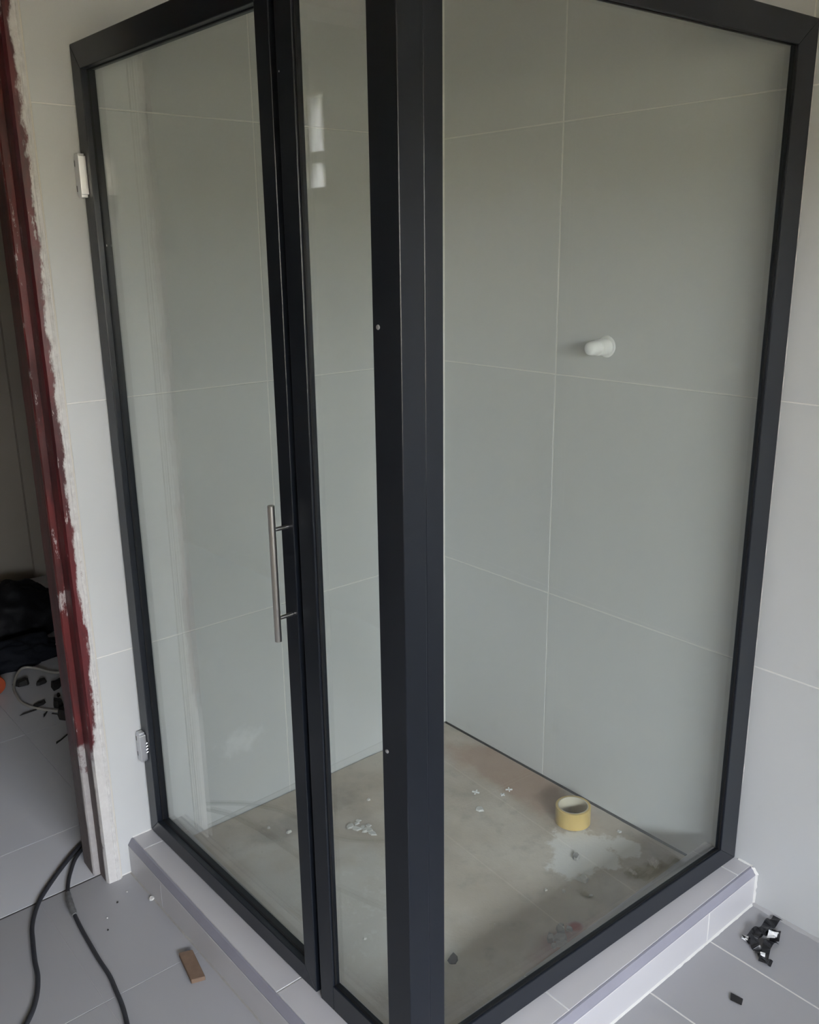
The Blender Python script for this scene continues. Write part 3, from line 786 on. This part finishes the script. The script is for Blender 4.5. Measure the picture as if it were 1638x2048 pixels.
# cables
def cpts(l, z=.0052): return spline([Vector((x, y, z)) for x, y in l], 8)
c1 = tube('power_cable', cpts([(.86, -.33), (1.00, -.262), (1.090, -.218), (1.150, -.176), (1.214, -.121), (1.266, -.070), (1.302, -.027), (1.335, .035), (1.352, .090), (1.368, .150), (1.380, .205), (1.404, .264), (1.438, .312), (1.50, .37), (1.58, .45)]), .0052, 'cable')
tag(c1, 'dark dusty cable curving to the picture corner, leftmost of the two', 'cable')
c2 = empty('power_cable', (1.24, .0, 0))
tag(c2, 'dark cable with a grey taped splice, running nearer the curb', 'cable')
P2 = cpts([(.86, -.302), (1.00, -.236), (1.095, -.196), (1.158, -.150), (1.196, -.096), (1.222, -.045), (1.238, .006), (1.246, .060), (1.252, .120), (1.256, .185), (1.259, .245), (1.260, .301), (1.266, .350), (1.273, .400), (1.286, .455), (1.31, .54), (1.36, .64)])
tube('cable_sheath', P2, .0048, 'cable', c2)
tube('taped_splice', [p + Vector((0, 0, .0016)) for p in P2[44:58]], .0072, 'joint', c2, 12, lambda t: .0060 + .0020*math.sin(t*math.pi) + .0006*math.sin(t*25))

# ------------------------------------------------------------------ clutter in the dark hall
def heap_mesh(name, c, rx, ry, h, mat, seed, lumps=.35):
    bm = bmesh.new()
    bmesh.ops.create_icosphere(bm, subdivisions=5, radius=1)
    for v in bm.verts:
        d = 1 + lumps*noise.noise(v.co*1.7 + Vector((seed, 0, 0))) + lumps*.45*noise.noise(v.co*4.5 + Vector((0, seed, 0))) + lumps*.12*noise.noise(v.co*14)
        v.co = v.co*d
        v.co = Vector((v.co.x*rx, v.co.y*ry, max(0, v.co.z*h if v.co.z > 0 else v.co.z*.02)))
    o = from_bm(name, bm, mat, None, True)
    o.location = c
    return o
o = heap_mesh('rubbish_sack', (.76, -1.80, .0), .25, .15, .19, 'sack', 3, .30); tag(o, 'black lumpy sack heaped on the hall floor beyond the doorway', 'sack')
o = heap_mesh('work_cloth', (.90, -1.475, .0), .20, .078, .090, 'blue', 8, .28); tag(o, 'dark blue cloth bundle lying in front of the black sack', 'cloth')
mx = Matrix.Translation((1.036, -1.262, .037)) @ Matrix.Rotation(math.radians(90), 4, 'X')
og = lathe('spool', [(.0, -.030), (.034, -.030), (.036, -.026), (.036, -.018), (.026, -.016), (.026, .016), (.036, .018), (.036, .026), (.034, .030), (.0, .030)], 'orange', None, 28, mx)
tag(og, 'round orange plastic spool on the hall floor at the picture edge', 'spool')
wc = tube('white_cable', spline([Vector(p) for p in ((.72, -1.22, .006), (.817, -1.261, .010), (.864, -1.314, .022), (.902, -1.337, .030), (.937, -1.312, .026), (.975, -1.235, .012), (.988, -1.15, .008), (.985, -1.085, .006), (.955, -1.021, .005), (.903, -.951, .005), (.84, -.90, .005))], 8), .0048, 'white_cable')
tag(wc, 'looped pale cable on the hall floor among dark scraps', 'cable')
for i, (x, y, r_, h_, st_, rt, lb) in enumerate([
        (.938, -1.262, .024, .022, (1.5, .9), 2.7, 'dark chunk of rubble inside the loop of pale cable'),
        (.880, -1.225, .020, .014, (1.2, .8), .3, 'small dark crumb of rubble in the middle of the pale cable loop'),
        (.845, -1.165, .030, .020, (1.6, .7), .9, 'dark flat scrap beyond the cable loop beside the door frame'),
        (.945, -1.060, .016, .012, (1.9, .6), .1, 'dark sliver just below the pale cable loop'),
        (.898, -1.010, .022, .024, (1.2, .9), 1.9, 'dark broken lump between the cable and the door frame'),
        (.908, -.918, .030, .030, (1.1, .85), 1.4, 'largest dark scrap lying next to the door frame on the hall floor'),
        (.985, -1.030, .024, .005, (2.0, .10), .05, 'long dark splinter lying farthest from the door frame'),
        (.948, -.985, .016, .005, (1.9, .16), .95, 'thin splinter lying across the rubble scraps'),
        (.925, -.955, .012, .004, (2.2, .20), 2.2, 'shortest splinter touching the largest scrap'),
        (.868, -1.090, .014, .006, (1.6, .5), 1.2, 'small dark flake half hidden behind the door frame'),
        (.950, -.790, .032, .005, (1.8, .10), .62, 'thin dark stick on the hall floor beside the door frame'),
        (.962, -.625, .014, .006, (1.3, .7), .5, 'tiny dark scrap nearest the threshold beside the door frame')]):
    scrap('floor_scrap', Vector((x, y, .0005)), r_, h_, 'scrap', 430+i, lb, 'scrap', stretch=st_, rot=rt)
